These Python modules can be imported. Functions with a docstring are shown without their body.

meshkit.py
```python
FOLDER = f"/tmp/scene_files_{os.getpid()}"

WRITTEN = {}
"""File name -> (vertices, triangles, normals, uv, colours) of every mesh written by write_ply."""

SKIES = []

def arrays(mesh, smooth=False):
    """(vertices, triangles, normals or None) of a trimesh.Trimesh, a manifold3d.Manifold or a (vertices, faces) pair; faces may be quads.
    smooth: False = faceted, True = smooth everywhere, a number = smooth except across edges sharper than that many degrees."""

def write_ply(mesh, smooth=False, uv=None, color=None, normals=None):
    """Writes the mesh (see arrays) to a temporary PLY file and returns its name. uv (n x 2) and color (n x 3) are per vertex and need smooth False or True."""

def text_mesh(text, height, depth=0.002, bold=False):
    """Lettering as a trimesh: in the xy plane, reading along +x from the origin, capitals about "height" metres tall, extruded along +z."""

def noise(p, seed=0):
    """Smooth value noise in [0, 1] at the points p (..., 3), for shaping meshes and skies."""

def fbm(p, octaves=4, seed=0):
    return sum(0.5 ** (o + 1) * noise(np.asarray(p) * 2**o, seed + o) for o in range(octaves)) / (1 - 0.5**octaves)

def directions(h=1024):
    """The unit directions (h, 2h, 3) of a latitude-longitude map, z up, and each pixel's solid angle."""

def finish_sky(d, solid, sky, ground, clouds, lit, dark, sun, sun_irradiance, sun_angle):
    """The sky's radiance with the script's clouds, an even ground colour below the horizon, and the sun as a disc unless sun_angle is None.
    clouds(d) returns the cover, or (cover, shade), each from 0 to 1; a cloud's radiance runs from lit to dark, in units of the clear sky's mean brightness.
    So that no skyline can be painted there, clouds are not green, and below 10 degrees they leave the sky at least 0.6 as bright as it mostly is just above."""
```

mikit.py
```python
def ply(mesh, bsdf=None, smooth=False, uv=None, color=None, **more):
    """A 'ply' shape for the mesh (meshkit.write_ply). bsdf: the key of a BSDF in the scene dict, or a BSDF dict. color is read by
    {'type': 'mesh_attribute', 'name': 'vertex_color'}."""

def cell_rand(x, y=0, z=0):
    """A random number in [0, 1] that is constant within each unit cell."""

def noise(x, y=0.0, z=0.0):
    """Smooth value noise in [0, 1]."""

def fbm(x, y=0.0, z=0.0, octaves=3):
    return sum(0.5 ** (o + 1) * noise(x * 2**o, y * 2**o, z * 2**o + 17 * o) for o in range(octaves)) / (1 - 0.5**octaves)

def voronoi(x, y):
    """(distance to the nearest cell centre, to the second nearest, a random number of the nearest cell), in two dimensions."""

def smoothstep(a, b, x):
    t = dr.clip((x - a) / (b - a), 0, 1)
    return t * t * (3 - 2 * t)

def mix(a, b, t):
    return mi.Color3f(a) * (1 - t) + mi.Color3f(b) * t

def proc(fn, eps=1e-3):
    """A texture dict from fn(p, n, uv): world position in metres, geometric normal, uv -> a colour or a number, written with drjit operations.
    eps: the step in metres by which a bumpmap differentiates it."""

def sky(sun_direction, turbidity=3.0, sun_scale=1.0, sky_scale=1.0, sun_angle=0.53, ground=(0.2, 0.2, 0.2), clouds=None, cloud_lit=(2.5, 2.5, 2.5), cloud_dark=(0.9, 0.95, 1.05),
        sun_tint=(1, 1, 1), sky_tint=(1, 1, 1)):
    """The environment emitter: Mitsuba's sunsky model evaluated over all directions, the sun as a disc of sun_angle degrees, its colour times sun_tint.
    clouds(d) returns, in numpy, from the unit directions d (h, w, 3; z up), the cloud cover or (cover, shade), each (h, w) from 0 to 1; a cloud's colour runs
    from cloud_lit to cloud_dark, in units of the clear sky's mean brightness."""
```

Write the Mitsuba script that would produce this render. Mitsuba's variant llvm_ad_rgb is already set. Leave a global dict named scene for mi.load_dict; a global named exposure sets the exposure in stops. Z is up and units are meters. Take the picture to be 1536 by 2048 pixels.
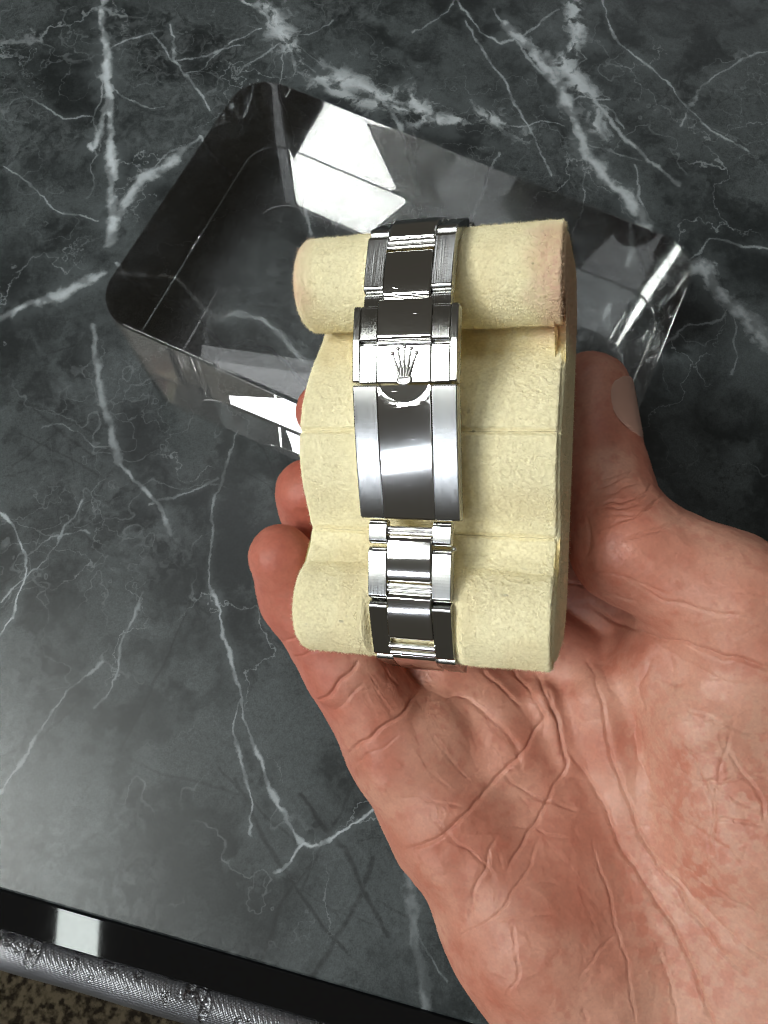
import math, random
import numpy as np, trimesh, manifold3d as m3, drjit as dr, mitsuba as mi, mikit, meshkit
from mikit import noise, fbm, voronoi, smoothstep, mix, proc, cell_rand

T = mi.ScalarTransform4f
rng = np.random.default_rng(7)
scene, labels = {}, {}

# ------------------------------------------------------------------ camera, light, exposure
TILT, ROLL = math.radians(16.77), math.radians(4.387)
EYE = np.array([0, 0, 0.236])
FW = np.array([0, math.sin(TILT), -math.cos(TILT)])
RT = np.array([1.0, 0, 0]) * math.cos(ROLL) + np.array([0, math.cos(TILT), math.sin(TILT)]) * math.sin(ROLL)
UP = np.cross(RT, FW)
scene['camera'] = {'type': 'perspective', 'fov': 2 * math.degrees(math.atan(768 / 1479)), 'fov_axis': 'x', 'near_clip': 0.01, 'far_clip': 20.0,
                   'to_world': T().look_at(origin=EYE.tolist(), target=(EYE + FW).tolist(), up=UP.tolist())}
exposure = 0.0


def lamp(key, direction, dist, w, h, rad, about=(0, 0.03, 0.1), up=(0, 1, 0)):
    d = np.array(direction, float)
    d /= np.linalg.norm(d)
    o = np.array(about) + d * dist
    scene[key] = {'type': 'rectangle', 'to_world': T().look_at(origin=o.tolist(), target=list(about), up=list(up)) @ T().scale([w / 2, h / 2, 1]),
                  'bsdf': {'type': 'diffuse', 'reflectance': {'type': 'rgb', 'value': 0.5}},
                  'emitter': {'type': 'area', 'radiance': {'type': 'rgb', 'value': list(rad)}}}


# the daylight comes through roof windows on the left; one more window lies behind the photographer
lamp('roof_window__pane', (-.64, -.25, .73), 1.5, .54, .56, (20.5, 21.2, 20.3))
lamp('roof_window__pane_001', (-.36, -.295, .885), 1.56, .08, .50, (13, 14.2, 13.6), up=(-.1, 1, 0))
lamp('rear_window__pane', (-.46, -.73, .555), 1.8, .42, .08, (26, 28, 31))
lamp('side_window__pane', (.30, .86, .42), 2.4, 1.2, .7, (.4, .42, .43))
scene['room_light'] = {'type': 'constant', 'radiance': {'type': 'rgb', 'value': [.060, .056, .047]}}
lamp('rear_window__pane_001', (-.25, -.58, .77), 1.8, .66, .46, (1.35, 1.42, 1.45))
lamp('ceiling_lamp__panel', (-.12, .40, .90), 1.6, .56, .38, (2.9, 3.0, 3.05))
labels['roof_window'] = {'label': 'bright roof window that lights the hand from the left', 'category': 'window'}
labels['rear_window'] = {'label': 'window behind the photographer reflected in the clasp', 'category': 'window'}
labels['ceiling_lamp'] = {'label': 'square ceiling lamp panel above the table', 'category': 'lamp'}
labels['side_window'] = {'label': 'dim window beyond the far edge of the table', 'category': 'window'}


# ------------------------------------------------------------------ helpers
def rgb(*c):
    return {'type': 'rgb', 'value': list(c)}


def numbered(key):
    if key not in scene:
        return key
    k = 1
    while f'{key}_{k:03d}' in scene:
        k += 1
    return f'{key}_{k:03d}'


def add(key, mesh, bsdf, smooth=30, label=None, category=None, group=None, kind=None, **more):
    key = numbered(key)
    scene[key] = mikit.ply(mesh, bsdf, smooth=smooth, **more)
    d = {k: v for k, v in (('label', label), ('category', category), ('group', group), ('kind', kind)) if v}
    if d:
        labels[key] = d
    return key


def man(v):
    return m3.Manifold.hull_points(np.asarray(v, float))


def tm(m):
    k = m.to_mesh()
    return trimesh.Trimesh(np.array(k.vert_properties[:, :3], float), np.array(k.tri_verts), process=True)


# the pose of what the hand holds: millimetres, x to the right, y away from the photographer, z up out of the palm
HOLD = np.array([RT, UP, -FW]).T
HOLD0 = EYE + FW * 0.128
PHI, TURN = math.radians(16.5), math.radians(2.0)
K2A = np.array([[math.cos(PHI), 0, math.sin(PHI)], [0, 1, 0], [-math.sin(PHI), 0, math.cos(PHI)]]).T @ np.array([[math.cos(TURN), math.sin(TURN), 0], [-math.sin(TURN), math.cos(TURN), 0], [0, 0, 1]])
K0 = np.array([4.5, 11.6, 0])


def held(v):
    return HOLD0 + (np.asarray(v, float) @ HOLD.T) * 1e-3


def cush(v):
    """cushion frame (mm: x across, y along the bracelet, z out of the cushion) to the world"""
    return held(np.asarray(v, float) @ K2A.T + K0)


def moved(mesh, fn):
    return trimesh.Trimesh(fn(mesh.vertices), mesh.faces, process=False)


KM = K2A.T @ HOLD.T
KO = HOLD0 + (HOLD @ K0) * 1e-3


def kxyz(p):
    """world point (drjit) to cushion millimetres"""
    q = [(p[i] - float(KO[i])) * 1000 for i in range(3)]
    return [sum(q[j] * float(KM[i, j]) for j in range(3)) for i in range(3)]


def axyz(p):
    q = [(p[i] - float(HOLD0[i])) * 1000 for i in range(3)]
    return [sum(q[j] * float(HOLD.T[i, j]) for j in range(3)) for i in range(3)]


# ------------------------------------------------------------------ materials
VEINS = [
  ([(-134.5,289.1),(-127.2,260.0),(-124.1,242.2),(-117.7,218.0),(-114.0,201.6),(-111.9,185.7),(-108.4,168.2)],2.20,0.95,0),
  ([(-122.8,234.8),(-121.9,212.8),(-122.1,208.0),(-124.6,208.7)],1.40,0.80,0),
  ([(-108.0,132.4),(-104.6,118.8),(-99.6,103.7),(-93.5,89.3),(-90.4,81.4)],1.60,0.38,0),
  ([(-90.4,81.4),(-82.9,73.9),(-76.0,67.5),(-68.6,57.7)],0.80,0.50,0),
  ([(-146.5,128.1),(-132.6,138.5),(-121.3,145.3),(-109.7,154.1)],2.20,0.70,0),
  ([(-109.2,176.9),(-105.4,187.4),(-102.6,195.7),(-94.0,201.6),(-88.5,211.1)],2.20,0.75,0),
  ([(-88.5,211.1),(-82.8,217.7),(-68.3,202.0)],1.00,0.55,0),
  ([(-103.3,273.1),(-98.0,255.1),(-89.9,245.5),(-80.7,230.1)],0.80,0.55,0),
  ([(-128.8,254.6),(-120.2,263.4),(-111.0,269.6),(-98.4,255.0),(-80.9,260.7),(-66.2,274.1)],0.50,0.50,0),
  ([(-63.5,286.6),(-55.0,269.8),(-48.4,262.5),(-38.3,253.1),(-26.9,250.4),(-13.4,245.3),(-2.1,247.7),(4.5,238.2)],4.80,0.85,1),
  ([(-2.1,247.7),(2.3,235.5),(14.2,235.4),(31.1,239.0),(43.2,230.3)],4.00,0.75,1),
  ([(-76.8,292.2),(-62.8,279.8),(-55.0,269.8)],1.00,0.60,0),
  ([(-55.0,269.8),(-51.2,259.7),(-49.6,254.6)],1.00,0.50,0),
  ([(34.8,286.9),(48.6,272.1),(60.0,252.4),(70.0,223.6),(80.5,209.2),(89.9,197.3),(91.4,170.7)],2.80,0.75,0),
  ([(91.4,170.7),(110.9,176.9),(123.0,159.8),(135.7,145.4)],3.80,0.68,0),
  ([(64.2,306.5),(65.8,281.8),(57.9,269.1),(67.7,255.7),(72.0,237.2)],4.00,0.75,1),
  ([(68.2,255.8),(82.0,236.5),(93.6,222.2),(104.9,212.6)],1.00,0.50,0),
  ([(29.3,294.6),(43.5,271.6),(58.0,254.8)],0.60,0.40,0),
  ([(87.6,220.5),(88.2,206.4),(92.7,195.3)],0.60,0.35,0),
  ([(18.0,287.9),(33.5,260.1),(46.2,233.5),(54.3,212.6)],0.60,0.45,0),
  ([(-4.5,280.2),(5.5,286.7),(11.5,292.8),(12.2,301.2)],0.40,0.35,0),
  ([(93.8,165.4),(115.3,188.4),(138.9,186.0)],0.50,0.35,0),
  ([(81.4,128.9),(106.0,151.0),(117.1,154.0),(125.1,163.1)],0.50,0.35,0),
  ([(-127.1,62.0),(-120.2,55.0),(-114.8,47.0),(-113.5,37.5),(-113.9,26.3),(-117.6,19.7)],0.60,0.70,0),
  ([(-119.7,32.2),(-113.5,40.8),(-104.4,51.5),(-100.9,67.2)],0.40,0.45,0),
  ([(-114.8,47.0),(-106.5,53.9),(-95.7,57.3)],0.40,0.30,0),
  ([(-106.8,-25.1),(-97.7,-4.5),(-93.8,6.2),(-84.8,16.0)],0.44,0.30,0),
  ([(-83.5,1.0),(-78.6,16.5),(-76.1,38.8)],0.44,0.30,0),
  ([(-52.6,40.6),(-46.4,23.6),(-39.5,7.2),(-33.3,-5.6),(-27.6,-18.0),(-20.9,-27.3),(-16.5,-32.4)],0.64,0.55,0),
  ([(-39.8,7.2),(-40.0,-3.2),(-35.5,-14.4),(-32.1,-29.4)],0.40,0.40,0),
  ([(-24.4,-39.0),(-19.6,-36.0),(-16.5,-32.4),(-11.2,-32.7),(-4.4,-26.8),(6.2,-19.1)],0.70,0.70,0),
  ([(13.9,-23.4),(16.3,-44.7),(20.3,-63.4),(23.8,-75.4)],1.80,0.28,0),
  ([(9.5,-12.5),(13.9,-23.4)],0.60,0.40,0),
  ([(-53.1,96.3),(-55.8,77.9),(-56.2,57.0),(-52.6,40.6)],0.40,0.30,0),
  ([(-57.4,77.8),(-72.9,69.5),(-79.2,67.2)],0.40,0.30,0),
  ([(-39.3,253.0),(-26.2,241.6),(-10.0,239.4),(4.1,238.2)],2.60,0.70,1),
  ([(3.8,198.5),(-5.4,231.1),(-14.4,245.2)],1.20,0.60,0),
  ([(51.7,275.1),(59.0,257.4),(64.1,235.2),(70.9,223.7)],1.40,0.50,0),
  ([(11.1,301.1),(24.5,283.1),(35.1,276.1),(45.3,285.2),(57.8,297.5)],0.60,0.50,0),
  ([(74.8,307.6),(82.9,280.8),(101.0,264.1),(118.1,240.4),(133.6,232.0)],0.50,0.45,0),
  ([(106.2,241.7),(115.1,260.3),(132.6,277.7),(146.6,284.4)],0.50,0.40,0),
  ([(-151.9,229.5),(-138.3,220.9),(-127.2,224.4),(-119.3,208.2)],0.40,0.40,0),
  ([(-156.7,197.7),(-143.9,191.9),(-131.9,179.4),(-116.2,176.3)],0.40,0.40,0),
  ([(-57.1,267.0),(-71.3,249.9),(-74.0,254.8)],0.44,0.40,0),
  ([(133.3,148.1),(137.0,145.1),(139.4,143.9),(145.4,138.0),(147.7,134.9)],0.34,0.39,0),
  ([(-64.9,281.7),(-59.4,274.3),(-53.7,269.0),(-47.5,260.2),(-41.2,254.5)],0.45,0.25,0),
  ([(-56.0,271.1),(-49.7,272.6),(-45.7,274.2),(-38.2,279.2),(-36.2,283.5)],0.41,0.29,0),
  ([(-126.4,255.8),(-126.2,247.9),(-126.1,242.3),(-125.1,231.0),(-127.4,221.6)],0.33,0.39,0),
  ([(122.2,160.9),(123.5,153.5),(122.7,147.3),(123.2,140.2),(120.3,132.9)],0.39,0.28,0),
  ([(-54.2,267.8),(-56.0,261.3),(-55.9,252.4),(-45.8,217.0),(-39.5,212.1)],0.28,0.34,0),
  ([(36.0,235.5),(40.9,235.7),(43.7,236.2),(50.5,239.0),(59.2,236.7)],0.32,0.40,0),
  ([(-49.9,255.5),(-47.0,253.1),(-38.8,249.7),(-32.7,246.7),(-27.0,243.5)],0.37,0.22,0),
  ([(66.0,232.0),(69.3,229.4),(77.7,226.4),(83.3,224.2),(90.3,222.7)],0.45,0.27,0),
  ([(-60.1,279.8),(-59.3,271.6),(-59.7,261.7),(-59.9,257.8),(-60.7,252.5)],0.29,0.21,0),
  ([(56.1,264.4),(61.9,264.3),(69.5,260.9),(72.3,255.2),(77.0,252.9)],0.44,0.25,0),
  ([(-2.8,238.8),(0.1,233.9),(0.2,230.0),(0.8,200.6),(2.7,192.2)],0.24,0.31,0),
  ([(-93.1,249.3),(-87.4,251.7),(-85.3,256.4),(-79.6,261.9),(-70.3,264.9)],0.42,0.39,0),
  ([(64.9,295.4),(67.0,292.7),(66.9,280.9),(68.5,271.3),(65.3,267.5)],0.40,0.30,0),
  ([(-122.0,210.6),(-120.0,206.0),(-121.0,201.2),(-119.6,195.5),(-122.0,186.1)],0.33,0.24,0),
  ([(-102.1,196.1),(-97.8,201.4),(-94.1,210.2),(-87.9,212.7),(-84.5,212.6)],0.44,0.28,0),
  ([(-92.5,86.7),(-99.3,87.1),(-104.0,90.0),(-111.5,93.9),(-118.0,90.9)],0.34,0.27,0),
  ([(60.6,250.6),(63.9,250.3),(69.7,251.3),(73.6,251.1),(77.3,252.1)],0.33,0.39,0),
  ([(0.3,202.5),(-7.8,201.8),(-11.8,202.6),(-15.7,201.8),(-23.8,200.5)],0.26,0.30,0),
  ([(17.9,-52.4),(20.1,-54.0),(22.2,-57.1),(24.9,-61.0),(27.2,-63.4)],0.35,0.21,0),
  ([(69.4,225.1),(69.8,217.2),(68.8,211.8),(61.5,182.2),(61.5,174.1)],0.35,0.29,0),
  ([(-61.7,278.5),(-54.7,271.4),(-47.3,265.7),(-38.9,258.8),(-31.4,257.3)],0.29,0.33,0),
  ([(73.4,248.5),(77.3,247.6),(80.8,244.4),(81.8,241.2),(83.8,238.3)],0.46,0.36,0),
  ([(-124.3,243.4),(-119.3,236.8),(-110.4,231.4),(-103.8,229.7),(-99.5,231.4)],0.42,0.40,0),
  ([(-105.9,158.7),(-90.9,146.3),(-83.7,145.9),(-75.6,141.9),(-68.7,134.3),(-60.1,127.8),(-53.3,129.9),(-45.6,127.7),(-36.6,120.9),(-29.4,114.7)],1.10,0.75,0),
  ([(-62.2,128.9),(-62.7,120.6),(-61.9,117.1)],0.80,0.50,0),
  ([(-39.2,194.5),(-37.1,182.4),(-34.0,168.7),(-31.3,159.2)],0.70,0.45,0),
  ([(19.7,181.5),(32.2,172.5),(42.6,167.5)],0.60,0.45,0),
  ([(34.5,222.7),(24.6,188.0),(18.1,177.3)],0.60,0.40,0),
  ([(58.5,127.3),(65.0,136.9),(71.7,144.8)],1.00,0.35,0)]
DARK = [
  ([(-38.3,-16.0),(-26.5,-33.1),(-18.2,-42.5),(-9.1,-53.5),(-1.5,-59.3)],0.80,0.60,0),
  ([(-18.5,-18.8),(-11.8,-26.6),(-3.8,-32.8),(3.0,-44.3),(10.2,-54.1)],1.00,0.70,0),
  ([(4.4,-34.9),(-0.9,-49.7),(-8.1,-64.1),(-13.7,-76.7)],1.00,0.60,0),
  ([(-12.9,-37.5),(-21.3,-47.3),(-24.7,-66.5)],0.80,0.50,0),
  ([(-43.2,-13.5),(-29.9,-23.8),(-17.1,-32.4)],0.50,0.50,0),
  ([(-125.4,88.5),(-110.8,83.3),(-93.1,74.9),(-77.9,69.1)],0.50,0.40,0),
  ([(-83.3,112.8),(-86.4,89.9),(-97.6,67.5),(-106.1,59.9)],0.60,0.40,0),
  ([(-126.4,77.5),(-109.4,93.5),(-86.6,101.0)],0.50,0.40,0),
  ([(-133.1,283.7),(-126.7,252.2),(-123.1,239.8)],0.60,0.50,0),
  ([(-118.8,105.9),(-108.3,88.1),(-103.9,74.0)],0.50,0.30,0),
  ([(-1.3,-10.5),(-8.7,-27.8),(-15.7,-45.6)],0.60,0.45,0),
  ([(-59.7,36.8),(-67.8,8.1),(-73.9,-10.0)],0.60,0.50,0),
  ([(-17.8,71.1),(-13.3,53.9),(-10.7,37.0),(-7.9,26.2)],0.45,0.31,0),
  ([(-102.1,-43.5),(-107.9,-48.9),(-115.5,-51.9),(-124.0,-51.9)],0.53,0.50,0),
  ([(5.9,-45.0),(19.6,-50.3),(28.9,-51.2),(39.4,-49.8)],0.54,0.34,0),
  ([(-126.7,100.4),(-117.9,94.8),(-104.9,86.4),(-97.8,82.2)],0.58,0.45,0),
  ([(-90.6,88.1),(-82.5,83.4),(-68.8,76.5),(-59.6,74.0)],0.52,0.31,0),
  ([(-131.0,87.1),(-138.7,76.1),(-151.8,72.5),(-164.8,66.9)],0.30,0.38,0),
  ([(-127.7,100.5),(-113.6,96.2),(-97.4,90.6),(-84.5,91.2)],0.47,0.41,0),
  ([(-70.6,-11.9),(-60.0,-15.9),(-46.8,-17.4),(-32.9,-20.5)],0.57,0.37,0),
  ([(-22.5,-40.5),(-10.3,-47.4),(-2.8,-49.7),(7.6,-52.5)],0.30,0.34,0),
  ([(-87.8,3.3),(-93.5,-3.6),(-100.7,-11.1),(-111.7,-14.4)],0.51,0.50,0),
  ([(-28.2,26.1),(-18.4,19.3),(-3.8,14.0),(11.3,15.4)],0.41,0.41,0),
  ([(-47.1,80.5),(-39.5,76.6),(-25.2,68.2),(-19.9,63.2)],0.36,0.41,0),
  ([(-117.5,56.5),(-125.6,50.4),(-136.3,39.3),(-141.9,34.6)],0.43,0.37,0),
  ([(-61.1,106.2),(-51.1,98.6),(-42.1,90.9),(-37.3,80.5)],0.42,0.44,0),
  ([(-41.6,-56.4),(-50.9,-62.8),(-56.4,-65.8),(-64.1,-69.4)],0.34,0.35,0),
  ([(-27.6,77.5),(-11.2,71.0),(1.0,68.0),(17.9,63.2)],0.56,0.40,0)]


def polydist(x, y, pts):
    best = mi.Float(1e9)
    for (ax, ay), (bx, by) in zip(pts[:-1], pts[1:]):
        ux, uy = bx - ax, by - ay
        t = dr.clip(((x - ax) * ux + (y - ay) * uy) / (ux * ux + uy * uy), 0, 1)
        best = dr.minimum(best, dr.square(x - ax - t * ux) + dr.square(y - ay - t * uy))
    return dr.sqrt(best)


def marble_color(p, n, uv):
    x, y = p.x * 1000, p.y * 1000
    wx = (fbm(x * .09, y * .09, 3.1, 3) - .5) * 9 + (fbm(x * .5, y * .5, 7.7, 3) - .5) * 3.2
    wy = (fbm(x * .09, y * .09, 13.1, 3) - .5) * 9 + (fbm(x * .5, y * .5, 17.7, 3) - .5) * 3.2
    qx, qy = x + wx, y + wy
    m = fbm(x * .022, y * .022, 1.3, 4)
    cl = fbm(x * .07 + wx * .25, y * .07 + wy * .25, 5.0, 4)
    fine = fbm(x * 1.1, y * 1.1, 2.0, 3)
    grain = noise(x * 3.4, y * 3.4, 9.0)
    base = mix((.0085, .0115, .0122), (.053, .062, .064), smoothstep(.34, .66, .55 * m + .45 * cl))
    base = base * (.48 + .46 * fine + .50 * grain)
    # hair-thin web of faint cracks
    d1, d2, w = voronoi(qx * .021 + wy * .06, qy * .021 - wx * .06)
    web = 1 - smoothstep(0, .018, d2 - d1)
    web = web * smoothstep(.46, .66, fbm(x * .03, y * .03, 8.0, 2))
    e1, e2, w2 = voronoi(qx * .045 + 11 + wy * .1, qy * .03 + 5)
    dark = (1 - smoothstep(0, .03, e2 - e1)) * smoothstep(.5, .7, fbm(x * .025, y * .025, 4.0, 2)) * .5
    for pts, w, s, k in DARK:
        d = polydist(x + wx * .35, y + wy * .35, pts)
        dark = dr.maximum(dark, s * (1 - smoothstep(w * .2, w * 1.2, d)))
    base = base * (1 - .85 * dark)
    patch = smoothstep(.30, .62, fbm(x * .20, y * .20, 21.0, 4))
    flake = fbm(x * .55 + wx * .6, y * .55 + wy * .6, 31.0, 4)
    swell = .35 + 1.5 * fbm(x * .13, y * .13, 41.0, 2)
    rg = 1 - dr.abs(2 * fbm(x * .045 + wx * .03, y * .045 + wy * .03, 51.0, 4) - 1)
    hair = smoothstep(.978, .997, rg) * smoothstep(.48, .64, fbm(x * .03, y * .03, 61.0, 2)) * (.3 + flake)
    rg2 = 1 - dr.abs(2 * fbm(x * .11 + wy * .04, y * .11 + wx * .04, 71.0, 4) - 1)
    hair = dr.maximum(hair, smoothstep(.968, .996, rg2) * smoothstep(.53, .68, fbm(x * .02 + 3, y * .02, 81.0, 2)) * .8)
    cloud = smoothstep(.52, .78, fbm(x * .028, y * .028, 91.0, 3)) * smoothstep(.35, .85, flake) * .07
    core, halo = dr.maximum(dr.maximum(web * .3, hair * .12), cloud), mi.Float(0)
    for pts, w, s, k in VEINS:
        d = polydist(x + wx * .55, y + wy * .55, pts)
        dd = d * (.45 + 1.5 * flake) / swell
        if k:
            body = (1 - smoothstep(w * .1, w * 1.7, dd)) * smoothstep(.38, .60, .75 * fbm(x * .16 + wx * .2, y * .16 + wy * .2, 23.0, 4) + .25 * flake)
        else:
            body = (1 - smoothstep(w * .15, w * 1.15 + .15, dd)) * (.3 + .7 * patch)
        core = dr.maximum(core, s * body)
        halo = dr.maximum(halo, s * dr.exp(-dr.square(d / (w * 2.4 * swell + .7))))
    base = mix(base, (.10, .115, .12), dr.clip(halo * .5 * (.3 + patch), 0, 1))
    return mix(base, mix((.38, .42, .44), (.60, .63, .66), flake), dr.clip(core, 0, 1))


def marble_bump(p, n, uv):
    x, y = p.x * 1000, p.y * 1000
    return noise(x * 4.6, y * 4.6, 4.0) * .6 + noise(x * 2.4, y * 2.4, 5.0) * .45


scene['marble'] = {'type': 'bumpmap', 'arbitrary': proc(marble_bump, 1e-4), 'scale': 3.0e-5,
                   'bsdf': {'type': 'principled', 'base_color': proc(marble_color), 'roughness': .37, 'specular': .62}}
scene['black_gloss'] = {'type': 'principled', 'base_color': rgb(.004, .004, .0045), 'roughness': .03, 'specular': .6}


def vinyl_bump(p, n, uv):
    x, y = p.x * 1000, p.y * 1000
    a, b = (x * .96 - y * .28), (x * .28 + y * .96 + p.z * 700)
    w = (fbm(x * .12, y * .12, 2.0, 2) - .5) * 2.2
    return .5 + .25 * dr.sin((a + w) * 7.0) * dr.sin((b + w * .5) * 8.0) + .16 * dr.sin((a * .5 + b + w * 1.6) * 5.0)


scene['vinyl'] = {'type': 'bumpmap', 'arbitrary': proc(vinyl_bump, 5e-5), 'scale': 1.9e-4,
                  'bsdf': {'type': 'principled', 'base_color': rgb(.16, .16, .17), 'metallic': .7, 'roughness': .27, 'specular': .8}}
scene['water'] = {'type': 'dielectric', 'int_ior': 1.33}


def carpet_color(p, n, uv):
    x, y = p.x * 1000, p.y * 1000
    return mix((.014, .011, .008), (.075, .060, .040), smoothstep(.25, .75, fbm(x * .42, y * .42, 1.0, 3)))


scene['carpet_pile'] = {'type': 'diffuse', 'reflectance': proc(carpet_color)}
scene['acrylic'] = {'type': 'dielectric', 'int_ior': 1.49}


def suede_color(p, n, uv):
    x, y, z = kxyz(p)
    f = fbm(x * 2.4, y * 2.4, z * 2.4, 2)
    g = fbm(x * .16, y * .16, z * .16 + 4, 3)
    c = mix((.66, .575, .33), (.92, .84, .57), smoothstep(-.1, 1.0, f * .8 + g * .2))
    pink = smoothstep(17, 23.5, x + (g - .5) * 8) * smoothstep(18, 24, y) * (1 - smoothstep(35, 40, y)) * .95
    pink = dr.maximum(pink, smoothstep(-18.5, -23.0, x + (g - .5) * 5) * smoothstep(22, 28, y) * .9)
    c = mix(c, (.55, .30, .22), dr.clip(pink, 0, 1) * (.35 + .65 * f))
    tan = smoothstep(.5, .7, fbm(x * .1, y * .1, 9.0, 2)) * .22
    c = mix(c, (.62, .48, .25), tan)
    spot = smoothstep(.86, .93, noise(x * .9, y * .9, z * .9 + 3)) * smoothstep(.7, .9, noise(x * .23, y * .23, 8.0))
    return c * (1 - .4 * spot)


def suede_bump(p, n, uv):
    x, y, z = kxyz(p)
    return fbm(x * 2.6, y * 2.6, z * 2.6, 2)


scene['suede'] = {'type': 'twosided', 'b': {'type': 'bumpmap', 'arbitrary': proc(suede_bump, 8e-5), 'scale': 3.6e-4,
                  'bsdf': {'type': 'principled', 'base_color': proc(suede_color), 'roughness': .95, 'specular': .1, 'sheen': .35, 'sheen_tint': .6}}}


def brush(p, n, uv):
    x, y, z = kxyz(p)
    return noise(x * 4.6, y * .16, 2.0) * .55 + noise(x * 9.5, y * .3 + 7, 5.0) * .35 + noise(x * 22, y * .5, 8.0) * .1


def scratch(p, n, uv):
    x, y, z = kxyz(p)
    a = noise(x * .7 + y * 7, y * .3 - x * .2, 3.0)
    return .5 * smoothstep(.90, .99, a) * smoothstep(.5, .8, noise(x * .5, y * .5, 6.0)) + .25 * noise(x * .35, y * .35, 1.0)


scene['polished_steel'] = {'type': 'bumpmap', 'arbitrary': proc(scratch, 4e-5), 'scale': 1.2e-5,
                           'bsdf': {'type': 'principled', 'base_color': rgb(.70, .69, .67), 'metallic': 1.0, 'roughness': .08}}
scene['brushed_steel'] = {'type': 'bumpmap', 'arbitrary': proc(brush, 2e-5), 'scale': 3.2e-5,
                          'bsdf': {'type': 'roughconductor', 'material': 'none', 'alpha_u': .15, 'alpha_v': .05, 'specular_reflectance': rgb(.60, .60, .58)}}
scene['rod_steel'] = {'type': 'principled', 'base_color': rgb(.70, .69, .67), 'metallic': 1.0, 'roughness': .26}
scene['satin_steel'] = {'type': 'principled', 'base_color': rgb(.74, .73, .71), 'metallic': 1.0, 'roughness': .30}


def skin_color(p, n, uv):
    x, y, z = axyz(p)
    a = fbm(x * .10, y * .10, z * .10, 3)
    b = fbm(x * .55, y * .55, z * .55 + 5, 3)
    c = mix((.42, .150, .100), (.51, .250, .178), smoothstep(.22, .8, a))
    c = mix(c, (.38, .105, .068), smoothstep(.45, .8, b) * .4)
    red = smoothstep(2, 20, y + (a - .5) * 20 - x * .25) * .0 + smoothstep(-2, -16, x) * .6
    c = mix(c, (.40, .088, .06), dr.clip(red, 0, 1))
    pale = smoothstep(38, 62, x) * smoothstep(-20, -40, y) * smoothstep(.4, .65, b) * .5
    c = mix(c, (.54, .33, .24), pale)
    return c * (.9 + .2 * fbm(x * 2.2, y * 2.2, z * 2.2, 2))


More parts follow.
